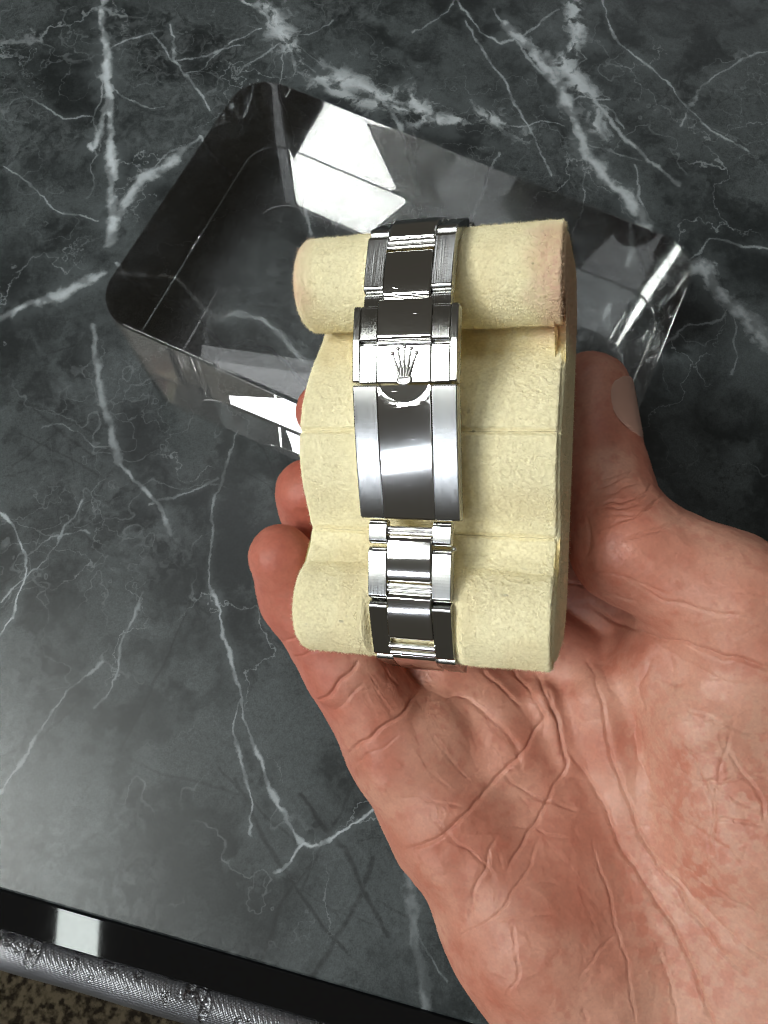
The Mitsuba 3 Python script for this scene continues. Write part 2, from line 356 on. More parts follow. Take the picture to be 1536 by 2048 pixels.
def skin_bump(p, n, uv):
    x, y, z = axyz(p)
    w = (fbm(x * .09, y * .09, z * .09, 2) - .5)
    ph = (x * .85 + y * .55) + w * 26
    ridge = (.5 + .5 * dr.sin(ph * 9.5)) * .5
    u, v, q = voronoi(x * .85 + w * 3 + z * .3, y * .62 + w * 3)
    lattice = smoothstep(0, .16, v - u) * .42
    u2, v2, q2 = voronoi(x * .22 + y * .10 + w * 5, y * .30 - x * .12 + w * 4)
    big = smoothstep(0, .07, v2 - u2) * .9
    side = smoothstep(30, 52, x - y * .12)
    return ridge * (1 - side) + lattice * (.3 + .6 * side) + big * (.12 + .45 * side) + .5 * fbm(x * .7, y * .7, z * .7, 2)


scene['skin'] = {'type': 'bumpmap', 'arbitrary': proc(skin_bump, 6e-5), 'scale': 0.95e-4,
                 'bsdf': {'type': 'principled', 'base_color': proc(skin_color), 'roughness': .45, 'specular': .42, 'sheen': .1}}
scene['nail_plate'] = {'type': 'principled', 'base_color': rgb(.46, .265, .205), 'roughness': .28, 'specular': .5}

# ------------------------------------------------------------------ table, edge, floor
ea, eb = np.array([-0.10128, -0.04997]), np.array([0.00072, -0.06820])
ed = (eb - ea) / np.linalg.norm(eb - ea)
en = np.array([ed[1], -ed[0]])          # towards the photographer


def slab(off0, off1, z0, z1, l0=-.5, l1=.6, ch=.0006):
    pts = []
    for l in (l0, l1):
        for o in (off0, off1):
            for z in (z0, z1):
                c = ch if z == z1 else 0
                pts.append([*(ea + ed * (l - math.copysign(0, l)) + en * (o + (c if o == off0 else -c))), z])
                if c:
                    pts.append([*(ea + ed * l + en * o), z - c])
    return tm(man(pts))


add('tabletop', slab(-.75, 0, -.018, 0), 'marble', kind='structure', label='dark grey green marble tabletop with white veins')
add('tabletop__edge_strip', slab(.0002, .0102, -.0182, -.0006), 'black_gloss', label='glossy black strip along the near edge')
# rolled vinyl edging below the strip
R = .0066
prof = [(R * math.cos(t), R * math.sin(t)) for t in np.linspace(0, 2 * math.pi, 49)[:-1]]
ls = np.linspace(-.2, .35, 221)
vv = np.array([[*(ea + ed * l + en * (.0100 + .0052 + a * 1.0)), -.0088 + b + .0003 * math.sin(l * 160)] for l in ls for a, b in prof])
n = len(prof)
ff = np.array([[i * n + j, (i + 1) * n + j, (i + 1) * n + (j + 1) % n, i * n + (j + 1) % n] for i in range(len(ls) - 1) for j in range(n)])
edging = trimesh.Trimesh(vv, np.vstack([ff[:, [0, 1, 2]], ff[:, [0, 2, 3]]]), process=False)
edging.fix_normals()
add('vinyl_edging', edging, 'vinyl', smooth=True, label='rounded dark embossed vinyl edging wet with droplets below the black strip', category='edging')
floor = trimesh.creation.box([3, 3, .02])
floor.apply_translation([0, 0, -.17])
add('floor', floor, 'carpet_pile', smooth=False, kind='structure', label='brown speckled carpet under the table edge')
ico = trimesh.creation.icosphere(subdivisions=2)
for i in range(56):
    l, a = rng.uniform(.0, .105), rng.uniform(.25, 1.75)
    s = rng.uniform(.0007, .0021) * (1.2 if rng.random() < .3 else .8)
    c = np.array([*(ea + ed * l + en * (.0152 - R * math.cos(a) * 1.0)), -.0088 + R * math.sin(a)])
    c2 = np.array([*(-en * math.cos(a)), math.sin(a)])
    tdir = np.cross(c2, [*ed, 0])
    M = np.stack([np.array([*ed, 0]) * s * rng.uniform(.6, .9), tdir * s * rng.uniform(.8, 1.6), c2 * s * .8], 1)
    add('water_droplet', trimesh.Trimesh(ico.vertices @ M.T + c, ico.faces, process=False), 'water', smooth=True,
        label='clear water droplet beaded on the dark vinyl edging', category='droplet', group='water droplets on the vinyl edging')

# ------------------------------------------------------------------ acrylic block
BC, BTH, BW, BH, BT = np.array([-0.08779, 0.10848]), math.radians(-20.81), 0.15183, 0.09652, 0.05050
e1, e2 = np.array([math.cos(BTH), math.sin(BTH)]), np.array([-math.sin(BTH), math.cos(BTH)])


def rrect(inset, r):
    o = []
    for cx, cy, a0 in ((BW - r, r, -90), (BW - r, BH - r, 0), (r, BH - r, 90), (r, r, 180)):
        for a in np.radians(np.linspace(a0, a0 + 90, 17)):
            o.append(BC + e1 * (cx + (r - inset) * math.cos(a)) + e2 * (cy + (r - inset) * math.sin(a)))
    return o


CH = .0009
ring = [(CH * (1 - math.sin(a)), CH * (1 - math.cos(a))) for a in np.radians([0, 22.5, 45, 67.5, 90])]
pts = [[*q, z] for dz, ins in ring for z, k in ((.0004 + ins * .4, .4), (BT - ins, 1)) for q in rrect(dz * k, .0125)]
add('acrylic_block', tm(man(pts)), 'acrylic', smooth=25, label='thick clear acrylic block with rounded corners lying on the marble', category='block')

# the line that the bracelet follows round the cushion: slope angle and height over y
YS = np.linspace(-46, 46, 1841)
AL = np.interp(YS, [-45, -39, -36, -28.6, -27.5, -18, -13.5, -13, -7, -1, 4, 9.4, 10, 16.4, 17, 22, 25, 30, 35, 37, 39.5, 42, 46],
               [-88, -58, -27, -13, -7, -3, -6, -22, -19.5, -17, -15, -13, -5.5, -4.5, 1.5, 3, 7, 11, 18, 42, 66, 80, 88])
ZS = np.r_[0, np.cumsum(-np.tan(np.radians((AL[1:] + AL[:-1]) / 2)) * np.diff(YS))]
ZS += 5.6 - np.interp(9.5, YS, ZS)


def zs(y):
    return np.interp(y, YS, ZS)




def dented(mesh):
    """the suede gives way under the bracelet"""
    v = mesh.vertices.copy()
    w = np.clip((9.4 - np.abs(v[:, 0])) / 1.8, 0, 1)
    w = w * w * (3 - 2 * w)
    v[:, 2] -= w * np.clip(v[:, 2] - (zs(v[:, 1]) - 2.35), 0, None)
    return trimesh.Trimesh(v, mesh.faces, process=False)


# ------------------------------------------------------------------ watch cushion
def loft(profile, xs, insets, amp, seed, f=.55):
    """closed profile (n, 2) of (y, z) swept along x; each ring shrunk by its inset; capped; napped surface"""
    P = np.asarray(profile, float)
    nx = np.roll(P, -1, 0) - np.roll(P, 1, 0)
    nrm = np.stack([nx[:, 1], -nx[:, 0]], 1)
    nrm /= np.linalg.norm(nrm, axis=1, keepdims=True)
    if ((P - P.mean(0)) * nrm).sum() < 0:
        nrm = -nrm
    n, rings = len(P), []
    for x, i in zip(xs, insets):
        q = P - nrm * i
        rings.append(np.column_stack([np.full(n, x), q]))
    v = np.vstack(rings + [[[xs[0], *P.mean(0)]], [[xs[-1], *P.mean(0)]]])
    nn = np.vstack([np.column_stack([np.zeros(n), nrm])] * len(xs) + [[[-1, 0, 0]], [[1, 0, 0]]])
    d = (meshkit.fbm(v * f, 2, seed) - .5) * amp * .8 + (meshkit.fbm(v * 2.0, 1, seed + 2) - .5) * .2 + (meshkit.fbm(v * .09, 2, seed + 5) - .5) * amp * 3
    v = v + nn * d[:, None]
    m = len(xs)
    f = []
    j = np.arange(n)
    for i in range(m - 1):
        a, b = i * n + j, i * n + (j + 1) % n
        f += [np.stack([a, b, b + n], 1), np.stack([a, b + n, a + n], 1)]
    f += [np.stack([j * 0 + m * n, (j + 1) % n, j], 1), np.stack([j * 0 + m * n + 1, (m - 1) * n + j, (m - 1) * n + (j + 1) % n], 1)]
    t = trimesh.Trimesh(v, np.vstack(f), process=False)
    t.fix_normals()
    return t


def resample(poly, step):
    p = np.vstack([poly, poly[:1]])
    s = np.r_[0, np.cumsum(np.linalg.norm(np.diff(p, axis=0), axis=1))]
    k = np.linspace(0, s[-1], int(s[-1] / step) + 1)[:-1]
    return np.stack([np.interp(k, s, p[:, 0]), np.interp(k, s, p[:, 1])], 1)


def smooth_closed(p, it):
    for _ in range(it):
        p = (np.roll(p, 1, 0) + 2 * p + np.roll(p, -1, 0)) / 4
    return p


def xs_for(x0, x1, r0, r1, step=.3):
    x, ins = [], []
    for a in np.linspace(0, math.pi / 2, 7):
        x.append(x0 + r0 * (1 - math.sin(a)))
        ins.append(r0 * (1 - math.cos(a)))
    x, ins = x[::-1], ins[::-1]
    x, ins = [x0 + r0 * (1 - math.cos(a)) for a in np.linspace(0, math.pi / 2, 7)], [r0 * (1 - math.sin(a)) for a in np.linspace(0, math.pi / 2, 7)]
    mid = list(np.arange(x0 + r0 + step, x1 - r1, step))
    x += mid
    ins += [0] * len(mid)
    for a in np.linspace(math.pi / 2, 0, 7):
        x.append(x1 - r1 * (1 - math.cos(a)))
        ins.append(r1 * (1 - math.sin(a)))
    return np.array(x), np.array(ins)


def circ(cy, cz, r, rz=None):
    return np.array([[cy + r * math.cos(t), cz + (rz or r) * math.sin(t)] for t in np.linspace(0, 2 * math.pi, 181)[:-1]])


XL, XR = -23.6, 24.6
cushion_parts = []
for nm, (cy, cz, r), sd in (('roll', (30.8, -8.4, 8.7), 3), ('roll_001', (-30.3, -13.6, 9.4), 4)):
    xs, ins = xs_for(XL, XR, 2.2, .6)
    mesh = dented(loft(resample(circ(cy, cz, r), .3), xs, ins, .2, sd))
    cushion_parts.append(mesh)
    add('watch_cushion__' + nm, moved(mesh, cush), 'suede', smooth=True)
front = np.array([[29, -20], [24.5, -16.5], [21, -14.2], [17.5, -11.2], [13, -8], [8, -5.6], [3, -4.6], [-2, -4.8], [-7, -6.6], [-11.5, -9.6], [-15.5, -12.4], [-18.2, -12.2], [-20.6, -10.6], [-22.8, -8.6], [-25.5, -6.4], [-28.5, -6.2], [-30, -14]])
back = np.array([[-36, -24], [-34, -31], [-20, -35], [0, -36], [20, -35], [34, -31], [36, -24]])
poly = smooth_closed(resample(np.vstack([front, back]), .5), 20)
poly = resample(poly, .3)
for ys in (3.0, -15.6):      # stitched creases across the pad
    near = (poly[:, 1] > -18)
    poly[:, 1] -= np.where(near, .85 * np.exp(-((poly[:, 0] - ys) / .36) ** 2), 0)
xs, ins = xs_for(XL + .4, XR, 1.4, .6)
pad = dented(loft(poly, xs, ins, .2, 6))
cushion_parts.append(pad)
add('watch_cushion__pad', moved(pad, cush), 'suede', smooth=True)
# stiff suede end panel on the right
outl = smooth_closed(resample(np.array([[38.9, -8], [36.5, -2.6], [31, -.9], [26.5, -3.4], [24.2, -10.5], [22, -14.4], [20, -13.4], [17, -11.2], [13, -8.6], [3, -5.4], [-5, -6.4], [-13.5, -12], [-18.5, -13.2], [-22.5, -10.8], [-26.5, -7.8], [-31, -5.3], [-37, -8.6], [-39, -14], [-37, -30], [-30, -35], [30, -35], [38, -28]]), .6), 12)
outl = outl - (outl - outl.mean(0)) * [.012, .03]
xs, ins = xs_for(XR - 1.6, XR + .35, .5, .9, .3)
panel = loft(outl, xs, ins, .1, 9)
pv = panel.vertices.copy()
pv[:, 0] += np.clip(-(pv[:, 2] + 2), 0, None) * .03
panel = trimesh.Trimesh(pv, panel.faces, process=False)
add('watch_cushion__end_panel', moved(panel, cush), 'suede', smooth=True)
cushion_parts.append(panel)
# nap: short fibres standing on the suede
fv, ffc = [], []
for mesh, cnt in zip(cushion_parts, (22000, 22000, 22000, 9000)):
    pts, fi = trimesh.sample.sample_surface(mesh, cnt, seed=5)
    nn = mesh.face_normals[fi]
    d = nn + rng.normal(0, .65, nn.shape)
    d /= np.linalg.norm(d, axis=1, keepdims=True)
    L = rng.uniform(.2, .65, (cnt, 1))
    side = np.cross(d, rng.normal(0, 1, d.shape))
    side /= np.linalg.norm(side, axis=1, keepdims=True)
    base = len(fv) and sum(len(a) for a in fv)
    fv.append(np.stack([pts - side * .04, pts + side * .04, pts + d * L], 1).reshape(-1, 3))
    ffc.append(np.arange(cnt * 3).reshape(-1, 3) + base)
nap = trimesh.Trimesh(cush(np.vstack(fv)), np.vstack(ffc), process=False)
add('watch_cushion__nap', nap, 'suede', smooth=False, kind='stuff', label='short fuzzy suede fibres')
labels['watch_cushion'] = {'label': 'cream suede watch cushion with two padded rolls, held in the hand', 'category': 'cushion'}

# ------------------------------------------------------------------ bracelet
def prism(prof, x0, x1, ch):
    P = np.asarray(prof, float)
    c = (P.max(0) + P.min(0)) / 2
    k = 1 - ch / ((P.max(0) - P.min(0)) / 2)
    Q = c + (P - c) * k
    v = [[x, *q] for x in (x0 + ch, x1 - ch) for q in P] + [[x, *q] for x in (x0, x1) for q in Q]
    return man(v)


def piece(x0, x1, y0, y1, dz=0.0, th=2.4, bulge=.18, rr=.9, ch=.12):
    """a link piece: rounded at both ends, slightly crowned, bridging the bracelet line between y0 and y1"""
    a, b = np.array([y0, zs(y0) + dz]), np.array([y1, zs(y1) + dz])
    if a[0] < b[0]:
        a, b = b, a
    t = (b - a)
    ln = np.linalg.norm(t)
    t /= ln
    nrm = np.array([-t[1], t[0]])
    if nrm[1] < 0:
        nrm = -nrm
    rr = min(rr, ln / 2.2, th / 2)
    pts = []
    for s in np.linspace(rr, ln - rr, 15):
        q = (s - ln / 2) / (ln / 2)
        pts.append(a + t * s + nrm * bulge * (1 - q * q))
    for c_s, sg in ((rr, -1), (ln - rr, 1)):
        q = (c_s - ln / 2) / (ln / 2)
        top = bulge * (1 - q * q)
        for ang in np.linspace(0, math.pi / 2, 8):
            pts.append(a + t * (c_s + sg * rr * math.sin(ang)) + nrm * (top - rr + rr * math.cos(ang)))
        pts.append(a + t * (c_s + sg * rr) + nrm * (-th + .5))
        pts.append(a + t * (c_s + sg * (rr - .5)) + nrm * (-th))
    return prism(pts, x0, x1, ch)


def curved(x0, x1, y0, y1, dz, th, ch=.12, edge=.25):
    ys = np.linspace(y0, y1, 30)
    top = np.stack([ys, zs(ys) + dz], 1)
    top[0, 1] -= edge * .6
    top[-1, 1] -= edge * .6
    top[0, 0] += 0
    t2 = np.stack([np.linspace(y0 + math.copysign(edge, y1 - y0), y1 - math.copysign(edge, y1 - y0), 30)] * 2, 1)
    t2[:, 1] = zs(t2[:, 0]) + dz
    bot = np.array([[y0, zs(y0) + dz - th], [y1, zs(y1) + dz - th]])
    return prism(np.vstack([top[[0, -1]], t2, bot]), x0, x1, ch)


def rod(x0, x1, y, dz, r):
    c = np.array([y, zs(y) + dz])
    return prism([c + r * np.array([math.cos(t), math.sin(t)]) for t in np.linspace(0, 2 * math.pi, 33)[:-1]], x0, x1, .08)


def part(key, m, mat, smooth=24, label=None):
    if mat == 'brushed_steel':      # the grain runs along the bracelet, so the gloss spreads across it
        g = tm(m)
        return add('wristwatch__' + key, moved(g, cush), mat, smooth=False, label=label, uv=g.vertices[:, :2] * .1)
    return add('wristwatch__' + key, moved(tm(m) if not isinstance(m, trimesh.Trimesh) else m, cush), mat, smooth=smooth, label=label)


XO, XI = 7.55, 4.05       # half width of the links, and of their polished centre
# y ranges of the outer links and the centre links, upper strand then lower strand
OUTER = [(46, 42.2), (41.6, 36.3), (35.3, 25.2), (-18.1, -27.4), (-28.3, -38.6), (-39.3, -43.5)]
CENTRE = [(44.5, 40.0), (39.4, 34.75), (32.3, 23.8), (-15.9, -24.2), (-26.3, -34.9), (-38.3, -42.5)]
for y0, y1 in OUTER:
    for x0, x1 in ((-XO, -XI - .06), (XI + .06, XO)):
        part('outer_link', piece(x0, x1, y0, y1, 0, 2.6, .15), 'brushed_steel')
for y0, y1 in CENTRE:
    part('centre_link', piece(-XI, XI, y0, y1, .05, 2.5, .55, 1.1, .22), 'polished_steel')
for y, r in ((33.95, .48), (33.05, .42), (-14.6, .42), (-15.35, .36), (-24.75, .40), (-25.6, .42), (-36.2, .55), (-37.5, .5)):
    part('hinge_rod', rod(-XI - .3, XI + .3, y, -.75, r), 'rod_steel')
# short half links next to the clasp
for x0, x1 in ((-XO + .1, -XI - .06), (XI + .06, XO - .1)):
    part('outer_link', piece(x0, x1, -13.3, -17.5, .15, 2.3, .1), 'brushed_steel')
    part('outer_link', piece(x0, x1, 25.0, 21.5, -.55, 2.2, .05), 'brushed_steel')
sp = trimesh.creation.icosphere(subdivisions=2, radius=.45)
sp.apply_translation([XO + .25, -17.8, zs(-17.8) - 1.1])
part('spring_bar_end', sp, 'polished_steel', smooth=True)
# the clasp
CW, SW = 8.95, 4.60        # half width, half width of the polished strip
base = curved(-CW, -7.75, 22.6, 10.0, 0, 3.0) + curved(7.75, CW, 22.6, 10.0, 0, 3.0) + curved(-7.8, 7.8, 22.0, 10.2, -1.4, 1.5)
part('clasp', base, 'brushed_steel')
# folded end link lying between the side walls
part('clasp__end_link', piece(-7.65, -SW - .05, 22.7, 16.6, .12, 2.0, .08, .6), 'brushed_steel')
part('clasp__end_link', piece(SW + .05, 7.65, 22.7, 16.6, .12, 2.0, .08, .6), 'brushed_steel')
part('clasp__end_link', piece(-SW, SW, 23.7, 16.9, .38, 2.2, .06, .6), 'polished_steel', label='polished centre of the folded end link')
part('clasp__hinge_rod', rod(-SW, SW, 16.45, -.35, .42), 'rod_steel')
# lid with the emblem
part('clasp__lid', curved(-7.72, -SW - .04, 16.1, 9.75, 0, 2.6), 'brushed_steel')
part('clasp__lid', curved(SW + .04, 7.72, 16.1, 9.75, 0, 2.6), 'brushed_steel')
part('clasp__lid', curved(-SW, SW, 16.1, 9.75, .06, 2.6), 'polished_steel', label='polished lid centre under the crown emblem')
# long cover
part('clasp__cover', curved(-CW, -SW - .04, 9.5, -12.9, 0, 3.0, .16), 'brushed_steel')
part('clasp__cover', curved(SW + .04, CW, 9.5, -12.9, 0, 3.0, .16), 'brushed_steel')
notch = m3.Manifold.cylinder(6, 4.5, 4.5, 96).translate([0, 3.7, -.42])
notch2 = m3.Manifold.cylinder(.4, 4.5, 6.9, 96).translate([0, 3.7, -.13])
notch, notch2 = (q.rotate([13, 0, 0]).translate([0, 7.4, zs(7.4) + .05]) for q in (notch, notch2))
cov = curved(-SW, SW, 9.5, -12.9, .05, 2.9, .14) - notch - notch2
part('clasp__cover', cov, 'polished_steel', smooth=20, label='polished cover centre with a round thumb notch')
# crown emblem in relief
E0 = np.array([.15, 10.6])


def ball(x, y, z, r):
    s = trimesh.creation.icosphere(subdivisions=3, radius=r)
    return man(s.vertices + [x, y, z])


zb = zs(12) + .1
em = m3.Manifold()
for dx, dy in ((-2.05, 4.0), (-1.12, 4.75), (0, 5.1), (1.12, 4.75), (2.05, 4.0)):
    em += m3.Manifold.batch_hull([ball(E0[0] + dx * .32, E0[1] + .1, zb + .15, .34), ball(E0[0] + dx * .95, E0[1] + dy - .35, zb + .12, .14)])
    em += ball(E0[0] + dx, E0[1] + dy, zb + .2, .36)
ringp = [(E0[0] + 1.15 * math.cos(t), E0[1] - .35 + .72 * math.sin(t)) for t in np.linspace(0, 2 * math.pi, 25)]
for (x0, y0), (x1, y1) in zip(ringp[:-1], ringp[1:]):
    em += m3.Manifold.batch_hull([ball(x0, y0, zb + .18, .24), ball(x1, y1, zb + .18, .24)])
em += man([[E0[0] + 1.1 * math.cos(t), E0[1] - .35 + .68 * math.sin(t), zb + z] for t in np.linspace(0, 6.28, 24) for z in (-.4, .12)])
part('clasp__crown_emblem', em, 'satin_steel', smooth=40, label='raised five pointed crown emblem')
labels['wristwatch'] = {'label': 'steel wristwatch bracelet with crown clasp strapped around the cream cushion', 'category': 'watch'}

# ------------------------------------------------------------------ the hand
f32 = np.float32


def cone(p, a, b):
    """distance to a round cone between the balls a, b = (x, y, z, r)"""
    A, ra, B, rb = np.array(a[:3], f32), f32(a[3]), np.array(b[:3], f32), f32(b[3])
    ba = B - A
    h = np.clip((p - A) @ ba / (ba @ ba), 0, 1)
    d = p - A - h[:, None] * ba
    return np.sqrt((d * d).sum(1)) - (ra + (rb - ra) * h)


def smin(a, b, k):
    h = np.maximum(k - np.abs(a - b), 0) / k
    return np.minimum(a, b) - h * h * k * .25


def J(c, r):
    return (*c, r)


PINKY = [J((3.6,-53.4,-38.0), 11.5), J((-8.0,-33.7,-35.0), 9.6), J((-18.5,-18.0,-32.0), 8.3), J((-21.4,-9.6,-26.0), 7.0)]
RING = [J((25.2,-46.6,-44.0), 10.5), J((0.2,-29.4,-49.0), 9.2), J((-13.1,-7.1,-44.0), 8.6), J((-16.9,4.3,-36.0), 7.4)]
MIDDLE = [J((43.1,-36.4,-48.0), 10.5), J((20.3,-13.3,-57.0), 9.4), J((-5.8,12.7,-52.0), 8.6), J((-13.1,23.1,-44.0), 7.4)]
INDEX = [J((62.5,-25.8,-49.0), 10.5), J((36.7,-15.8,-58.0), 9.2), J((11.7,8.1,-60.0), 8.4), J((-1.0,20.2,-54.0), 7.6)]
THUMB = [J((96.7,-68.3,-36.0), 19), J((71.9,-18.0,-28.0), 13.8), J((52.4,-7.6,-31.0), 11.8), J((49.1,7.3,-40.0), 10.4), J((48.7,28.5,-46.0), 9.2)]
PALM = [([J((3.6,-53.4,-38.0), 11.5), J((14.8,-69.1,-38.0), 13.0), J((31.3,-91.6,-36.0), 17.0), J((51.9,-123.0,-38.0), 20)]),
        ([J((25.2,-46.6,-44.0), 10.5), J((38.2,-73.1,-42.0), 13.5), J((49.4,-92.1,-41.0), 17), J((70.0,-130.9,-44.0), 20)]),
        ([J((43.1,-36.4,-48.0), 10.5), J((56.4,-67.4,-45.0), 13), J((64.6,-89.2,-42.0), 16), J((85.1,-130.9,-44.0), 20)]),
        ([J((62.5,-25.8,-49.0), 10.5), J((75.6,-57.0,-49.0), 14), J((83.8,-91.3,-46.0), 16), J((96.8,-125.1,-44.0), 20)]),
        ([J((96.7,-68.3,-36.0), 19), J((81.2,-102.7,-36.0), 21), J((95.6,-135.2,-42.0), 20)]),
        ([J((68.6,-44.4,-30.0), 14), J((76.5,-64.1,-31.0), 18), J((80.2,-96.0,-34.0), 20)]),
        ([J((74.4,-132.5,-46.0), 24), J((131.2,-238.5,-60.0), 27)]), ([J((90.8,-132.5,-46.0), 24), J((150.2,-232.1,-60.0), 27)])]
PADS = [J((10.4,-49.8,-39.0), 10.5), J((26.7,-52.4,-42.0), 9.5), J((44.4,-49.5,-44.0), 8.5), J((39.3,-82.3,-42.0), 15.5), J((47.9,-99.5,-40.0), 17.5), J((59.3,-106.3,-40.0), 18)]
FOLD = [J((35.6,-42.2,-38.0), 4.6), J((40.4,-55.3,-37.0), 3.6)]
FOLD2 = [J((47.4,-42.2,-38.0), 7), J((54.6,-66.1,-36.0), 6), J((63.7,-88.3,-34.0), 6)]
WEB = [J((62.3,-33.9,-36.0), 11), J((77.0,-27.7,-32.0), 14), J((86.8,-41.2,-34.0), 17)]


def chain(p, c, k=2.5):
    d = None
    for a, b in zip(c[:-1], c[1:]):
        e = cone(p, a, b)
        d = e if d is None else smin(d, e, k)
    return d


def hand_sdf(p):
    p = np.asarray(p, f32)
    palm = None
    for c in PALM:
        e = chain(p, c, 6)
        palm = e if palm is None else smin(palm, e, 9)
    for b in PADS:
        palm = smin(palm, np.sqrt(((p - np.array(b[:3], f32)) ** 2).sum(1)) - f32(b[3]), 5)
    palm = smin(palm, chain(p, FOLD, 2), 2.2)
    palm = smin(palm, chain(p, FOLD2, 3), 3.5)
    palm = smin(palm, chain(p, WEB, 5), 6)
    d = palm
    thumb = chain(p, THUMB, 3)
    d = smin(d, thumb, 5)
    fin = None
    for c in (PINKY, RING, MIDDLE, INDEX):
        e = chain(p, c, 2.2)
        fin = e if fin is None else smin(fin, e, .9)
    return smin(d, fin, 3.0)


def surface_nets(fn, lo, hi, h):
    lo = np.asarray(lo, float)
    n = np.ceil((np.asarray(hi) - lo) / h).astype(int) + 1
    ax = [lo[i] + h * np.arange(n[i]) for i in range(3)]
    # coarse pass finds where the surface can be
    C = 6
    nc = n // C + 2
    g = np.stack(np.meshgrid(*[lo[i] + h * C * (np.arange(nc[i]) + .5) for i in range(3)], indexing='ij'), -1).reshape(-1, 3)
    near = (np.abs(fn(g)) < h * C * 1.35).reshape(nc)
    full = np.repeat(np.repeat(np.repeat(near, C, 0), C, 1), C, 2)[:n[0], :n[1], :n[2]]
    val = np.full(n, np.nan, f32)
    idx = np.argwhere(full)
    for s in range(0, len(idx), 400000):
        q = idx[s:s + 400000]
        val[q[:, 0], q[:, 1], q[:, 2]] = fn(lo + q * h)
    s = val < 0
    ok = ~np.isnan(val)
    corners = [(a, b, c) for a in (0, 1) for b in (0, 1) for c in (0, 1)]
    sl = lambda a, o: a[o[0]:n[0] - 1 + o[0], o[1]:n[1] - 1 + o[1], o[2]:n[2] - 1 + o[2]]
    cnt = sum(sl(s, o).astype(np.int8) for o in corners)
    act = (cnt > 0) & (cnt < 8)
    for o in corners:
        act &= sl(ok, o)
    cid = -np.ones(act.shape, int)
    cells = np.argwhere(act)
    cid[act] = np.arange(len(cells))
    acc, num = np.zeros((len(cells), 3)), np.zeros(len(cells))
    for o1 in corners:
        for k in range(3):
            if o1[k] == 0:
                o2 = tuple(o1[i] + (i == k) for i in range(3))
                v1 = val[tuple((cells + o1).T)]
                v2 = val[tuple((cells + o2).T)]
                m = (v1 < 0) != (v2 < 0)
                t = np.where(m, v1 / np.where(m, v1 - v2, 1), 0)
                pt = np.array(o1)[None] + t[:, None] * (np.array(o2) - o1)
                acc += np.where(m[:, None], pt, 0)
                num += m
    vert = lo + h * (cells + acc / num[:, None])
    faces = []
    for k in range(3):
        a, b = (k + 1) % 3, (k + 2) % 3
        sh = [slice(None)] * 3
        s0 = [slice(1, n[i] - 1) for i in range(3)]
        s0[k] = slice(0, n[k] - 1)
        s1 = list(s0)
        s1[k] = slice(1, n[k])
        e = np.argwhere((s[tuple(s0)] != s[tuple(s1)]) & ok[tuple(s0)] & ok[tuple(s1)])
        e += [s0[i].start for i in range(3)]
        ins = s[tuple(e.T)]
        q = []
        for da, db in ((-1, -1), (0, -1), (0, 0), (-1, 0)):
            c = e.copy()
            c[:, a] += da
            c[:, b] += db
            q.append(cid[tuple(c.T)])
        q = np.stack(q, 1)
        good = (q >= 0).all(1)
        q, ins = q[good], ins[good]
        q = np.where(ins[:, None], q, q[:, ::-1])
        faces.append(q)
    q = np.vstack(faces)
    return vert, np.vstack([q[:, [0, 1, 2]], q[:, [0, 2, 3]]])


def sdf_grad(fn, v, e=.05):
    g = np.stack([fn(v + np.eye(3)[i] * e) - fn(v - np.eye(3)[i] * e) for i in range(3)], 1).astype(float) / (2 * e)
    return g / np.maximum(np.linalg.norm(g, axis=1, keepdims=True), 1e-6)


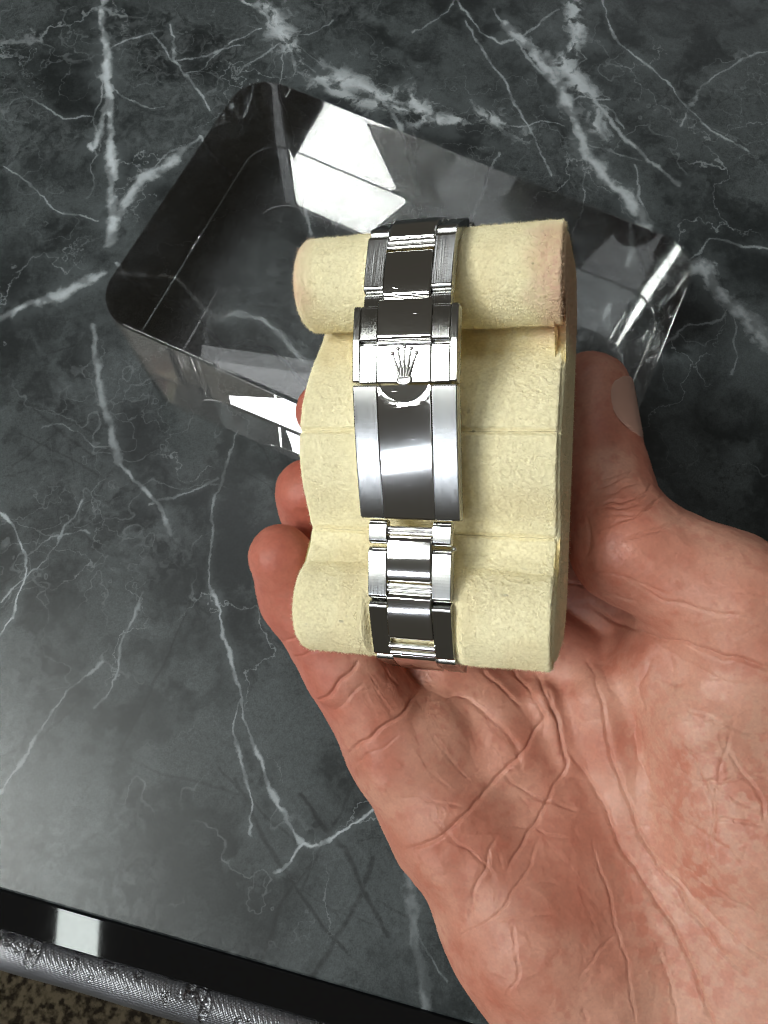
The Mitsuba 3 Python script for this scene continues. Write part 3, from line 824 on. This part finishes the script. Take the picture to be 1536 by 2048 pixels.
CREASES = [
  (0.90,0.90,[(2.3,-72.7),(5.4,-71.1),(13.7,-65.2),(21.6,-59.1),(28.0,-54.5),(33.0,-48.5),(35.8,-42.8)]),
  (0.80,0.80,[(24.5,-73.9),(29.2,-68.7),(35.0,-61.8),(39.6,-56.3),(40.5,-51.8)]),
  (0.90,0.90,[(37.7,-48.3),(43.3,-55.4),(47.4,-64.5),(51.2,-72.9),(59.1,-84.7),(65.0,-100.6),(66.6,-107.1)]),
  (0.80,0.80,[(45.6,-31.5),(46.4,-39.3),(47.8,-47.0),(51.4,-60.5),(55.8,-72.1),(63.0,-82.8),(72.7,-92.4)]),
  (0.45,0.70,[(44.1,-68.4),(46.2,-77.2),(47.9,-85.4),(49.3,-95.8),(50.5,-105.1)]),
  (0.50,0.80,[(23.2,-66.4),(20.4,-72.7),(18.5,-78.6),(17.5,-84.5)]),
  (1.00,0.90,[(-14.2,-40.4),(-10.7,-37.8),(-7.9,-33.9),(-5.2,-30.6)]),
  (0.35,0.60,[(-12.3,-42.8),(-8.1,-39.7),(-4.5,-35.0)]),
  (0.90,0.90,[(-8.2,-52.0),(-4.2,-48.6),(1.8,-43.6),(5.7,-40.7),(8.6,-38.7)]),
  (0.35,0.50,[(-7.1,-54.6),(-1.9,-50.4),(3.4,-46.7)]),
  (1.10,1.00,[(36.9,-39.1),(37.3,-46.0),(40.1,-55.0)]),
  (0.80,0.90,[(29.6,-27.9),(33.9,-34.8),(36.7,-42.3),(37.8,-46.6)]),
  (0.70,0.90,[(24.8,-28.4),(31.2,-37.0),(35.3,-45.5),(34.4,-49.8)]),
  (0.60,1.10,[(10.9,-40.2),(17.3,-40.7),(24.8,-45.5),(29.1,-50.9),(29.1,-55.7)]),
  (0.50,1.00,[(17.3,-30.6),(24.8,-37.0),(31.2,-44.4)]),
  (0.90,0.80,[(46.1,3.6),(49.6,4.9),(53.8,6.9)]),
  (0.60,0.60,[(44.5,0.8),(49.6,1.5),(54.3,3.6)]),
  (0.50,0.50,[(46.2,-2.4),(51.7,0.4),(56.3,2.7)]),
  (0.40,0.50,[(43.4,6.8),(48.0,7.3),(50.8,8.6)]),
  (0.50,0.80,[(37.0,0.8),(38.8,-2.3),(40.2,-5.9)]),
  (1.30,1.00,[(46.9,-21.0),(54.7,-26.1),(62.5,-27.4),(69.3,-28.6),(77.1,-30.3)]),
  (0.50,0.70,[(46.8,-11.8),(53.4,-16.4),(61.8,-19.2),(72.0,-20.2)]),
  (0.40,0.60,[(52.4,-23.9),(58.0,-28.6),(65.5,-32.3),(72.5,-33.7)]),
  (0.50,0.80,[(56.0,-30.4),(53.7,-37.5),(53.2,-45.1),(54.6,-54.5),(58.9,-64.0)]),
  (0.35,0.60,[(59.8,-39.4),(67.4,-42.2),(75.0,-44.1)]),
  (0.35,0.60,[(55.1,-50.7),(63.6,-53.6),(74.0,-58.3)]),
  (0.40,0.70,[(53.2,-59.3),(62.7,-63.0),(74.0,-69.7)]),
  (0.35,0.60,[(56.8,-69.7),(65.5,-74.5),(75.1,-78.3)]),
  (0.30,0.60,[(68.4,-40.9),(65.5,-49.5),(63.6,-60.1)]),
  (0.50,0.80,[(52.5,-66.7),(60.4,-76.6),(69.3,-83.5),(78.2,-89.4)]),
  (0.35,0.50,[(14.2,-66.5),(23.0,-66.1),(30.2,-66.3),(39.5,-68.9)]),
  (0.30,0.50,[(3.3,-59.6),(8.5,-59.6),(16.8,-61.7)]),
  (0.30,0.50,[(5.3,-75.6),(8.4,-79.8),(10.5,-84.9)]),
  (0.30,0.60,[(21.5,-82.8),(28.6,-80.7),(34.7,-81.2)]),
  (0.35,0.60,[(38.7,-91.9),(44.8,-86.8),(47.9,-84.8)]),
  (0.30,0.50,[(39.2,-98.0),(40.3,-103.9)]),
  (0.25,0.40,[(5.4,-47.5),(10.6,-53.7),(13.7,-58.9)]),
  (0.25,0.40,[(9.6,-46.4),(14.8,-52.7),(19.0,-57.9)]),
  (0.25,0.40,[(-2.9,-33.9),(-0.3,-39.2),(1.8,-42.3)]),
  (0.25,0.40,[(-5.0,-36.0),(-2.4,-41.2),(-0.8,-44.4)]),
  (0.25,0.40,[(0.2,-32.9),(3.3,-37.1)]),
  (0.70,0.60,[(43.5,1.4),(48.1,2.3),(52.8,3.8),(56.9,6.2)]),
  (0.50,0.50,[(45.5,-0.6),(50.8,0.2),(56.2,2.3),(59.1,4.3)]),
  (0.50,0.50,[(44.5,4.8),(48.9,6.4),(52.3,8.7)]),
  (0.60,0.60,[(47.9,-5.9),(54.7,-3.7),(61.5,-1.1)]),
  (0.50,0.60,[(41.1,-9.3),(42.5,-5.0),(42.1,-0.6)]),
  (0.40,0.50,[(41.1,-13.2),(46.0,-12.3),(50.8,-13.7),(57.6,-16.2)]),
  (0.60,0.60,[(39.3,-16.2),(45.0,-17.3),(52.3,-18.3)]),
  (0.50,0.50,[(24.0,-55.4),(30.2,-59.6),(35.4,-62.2),(41.6,-63.7)]),
  (0.50,0.50,[(13.9,-89.4),(19.5,-84.8),(27.6,-75.7),(32.7,-68.6)]),
  (0.50,0.50,[(54.0,-86.8),(58.0,-94.9),(59.0,-103.9)]),
  (0.50,0.50,[(24.5,-97.0),(26.6,-88.8),(25.6,-81.7)]),
  (0.50,0.50,[(9.5,-63.3),(16.6,-68.4),(22.8,-75.6)]),
  (0.50,0.50,[(58.8,-45.7),(62.6,-51.5),(64.5,-59.1),(63.6,-66.8)]),
  (0.50,0.50,[(65.5,-44.7),(70.3,-51.5),(73.2,-60.1)]),
  (0.50,0.50,[(60.7,-54.3),(67.4,-51.5),(74.1,-51.0)]),
  (0.50,0.50,[(59.7,-62.0),(66.4,-59.1),(74.1,-60.1)]),
  (0.50,0.50,[(-21.8,-27.9),(-16.6,-25.3),(-11.3,-22.6)]),
  (0.50,0.50,[(-19.2,-31.0),(-14.5,-28.9),(-9.2,-25.8)])]
hv, hf = surface_nets(hand_sdf, (-42, -120, -92), (100, 42, 14), .7)
hm = trimesh.Trimesh(hv, hf, process=False)
hv = hv - sdf_grad(hand_sdf, hv) * hand_sdf(hv)[:, None]
# finer mesh where it faces the viewer's side
hm = trimesh.Trimesh(hv, hf, process=False)
tri = hm.triangles_center
want = (hm.face_normals[:, 2] > -.25) & (tri[:, 1] > -112) & (tri[:, 0] < 96)
hv, hf = trimesh.remesh.subdivide(hv, hf, np.where(want)[0])
g = np.array(trimesh.Trimesh(hv, hf, process=False).vertex_normals)
for _ in range(3):      # average the normals so that the relief stays smooth
    acc = g * .5
    for k in range(3):
        np.add.at(acc, hf[:, k], (g[hf[:, (k + 1) % 3]] + g[hf[:, (k + 2) % 3]]) * .1)
    g = acc / np.linalg.norm(acc, axis=1, keepdims=True)


def seg_dist(xy, pts):
    best, arc = np.full(len(xy), 1e9), np.zeros(len(xy))
    pts = np.array(pts)
    tot = np.linalg.norm(np.diff(pts, axis=0), axis=1)
    s0 = 0
    for (a, b), ln in zip(zip(pts[:-1], pts[1:]), tot):
        t = np.clip(((xy - a) @ (b - a)) / (ln * ln), 0, 1)
        d = np.linalg.norm(xy - a - t[:, None] * (b - a), axis=1)
        m = d < best
        best[m] = d[m]
        arc[m] = (s0 + t[m] * ln) / tot.sum()
        s0 += ln
    return best, arc


def smoothpoly(pts):
    p = np.array(pts, float)
    for _ in range(2):
        q = np.empty((2 * len(p) - 2, 2))
        q[0::2] = p[:-1] * .75 + p[1:] * .25
        q[1::2] = p[:-1] * .25 + p[1:] * .75
        p = np.vstack([p[:1], q, p[-1:]])
    return p


disp = (meshkit.fbm(hv * .13, 2, 11) - .5) * 1.1 + (meshkit.fbm(hv * .6, 2, 12) - .5) * .22
facing = np.clip((g[:, 2] + .1) / .45, 0, 1)
xyw = hv[:, :2] + np.stack([meshkit.fbm(hv * .22, 2, 3) - .5, meshkit.fbm(hv * .22, 2, 4) - .5], 1) * 2.2
for dep, wid, pts in CREASES:
    dep, wid = dep * .66, wid * .56
    pts = smoothpoly(pts)
    near = ((xyw > pts.min(0) - 6) & (xyw < pts.max(0) + 6)).all(1) & (facing > 0)
    d, s = seg_dist(xyw[near], pts)
    taper = np.clip(np.minimum(s, 1 - s) * 6, 0, 1) ** .7
    disp[near] += (-dep * np.exp(-(d / (wid * .62)) ** 1.4) + dep * .08 * np.exp(-((d - wid * 2.2) / (wid * 1.5)) ** 2)) * taper * facing[near]
# short fine skin lines, in loose families
for _ in range(260):
    a = rng.uniform([-22, -95], [75, -15])
    th = math.radians(rng.choice([-52, 38, -75, 10]) + rng.normal(0, 14))
    ln = rng.uniform(3, 11)
    m = a + ln / 2 * np.array([math.cos(th), math.sin(th)]) + rng.normal(0, .5, 2)
    pts = smoothpoly([a, m, a + ln * np.array([math.cos(th), math.sin(th)])])
    near = ((xyw > pts.min(0) - 2) & (xyw < pts.max(0) + 2)).all(1) & (facing > 0)
    d, s = seg_dist(xyw[near], pts)
    disp[near] -= rng.uniform(.03, .10) * np.exp(-(d / .3) ** 2) * np.clip(np.minimum(s, 1 - s) * 5, 0, 1) * facing[near]
hv = hv + g * disp[:, None]
add('person__hand', trimesh.Trimesh(held(hv), hf, process=False), 'skin', smooth=True)

# thumbnail on the outer side of the thumb
ta, tb = np.array(THUMB[3][:3]), np.array(THUMB[4][:3])
ax = (tb - ta) / np.linalg.norm(tb - ta)
nd = np.array([.80, .05, .60])
nd -= ax * (nd @ ax)
nd /= np.linalg.norm(nd)
sd = np.cross(ax, nd)
nu, nvv = 21, 17
cen = ta + ax * 15.2
no, ndir, nq, ns = [], [], [], []
for s in np.linspace(-1, 1, nu):
    half = math.radians(46) * math.sqrt(max(.02, 1 - abs(s) ** 2.6))
    for q in np.linspace(-1, 1, nvv):
        no.append(cen + ax * s * 7.4)
        ndir.append(nd * math.cos(q * half) + sd * math.sin(q * half))
        nq.append(q)
        ns.append(s)
no, ndir, nq, ns = map(np.array, (no, ndir, nq, ns))
nt_ = np.zeros(len(no))
for _ in range(30):
    nt_ -= hand_sdf(no + ndir * nt_[:, None]) * .9
nail_top = no + ndir * (nt_ + .48 - .30 * np.abs(nq) ** 8 - .2 * (ns < -.85))[:, None]
nt = np.array(nail_top)
idx = np.arange(nu * nvv).reshape(nu, nvv)
qd = np.stack([idx[:-1, :-1], idx[1:, :-1], idx[1:, 1:], idx[:-1, 1:]], -1).reshape(-1, 4)
nmesh = trimesh.Trimesh(nt, np.vstack([qd[:, [0, 1, 2]], qd[:, [0, 2, 3]]]), process=False)
nb = trimesh.Trimesh(np.vstack([nt, nt - (nt - cen) * .07]), np.vstack([nmesh.faces, nmesh.faces[:, ::-1] + len(nt)]), process=False)
scene['nail'] = {'type': 'twosided', 'b': scene.pop('nail_plate')}
add('person__thumbnail', moved(nb, held), 'nail', smooth=True)
labels['person'] = {'label': 'bare right hand with palm up gripping the cream cushion between thumb and curled fingers', 'category': 'person'}
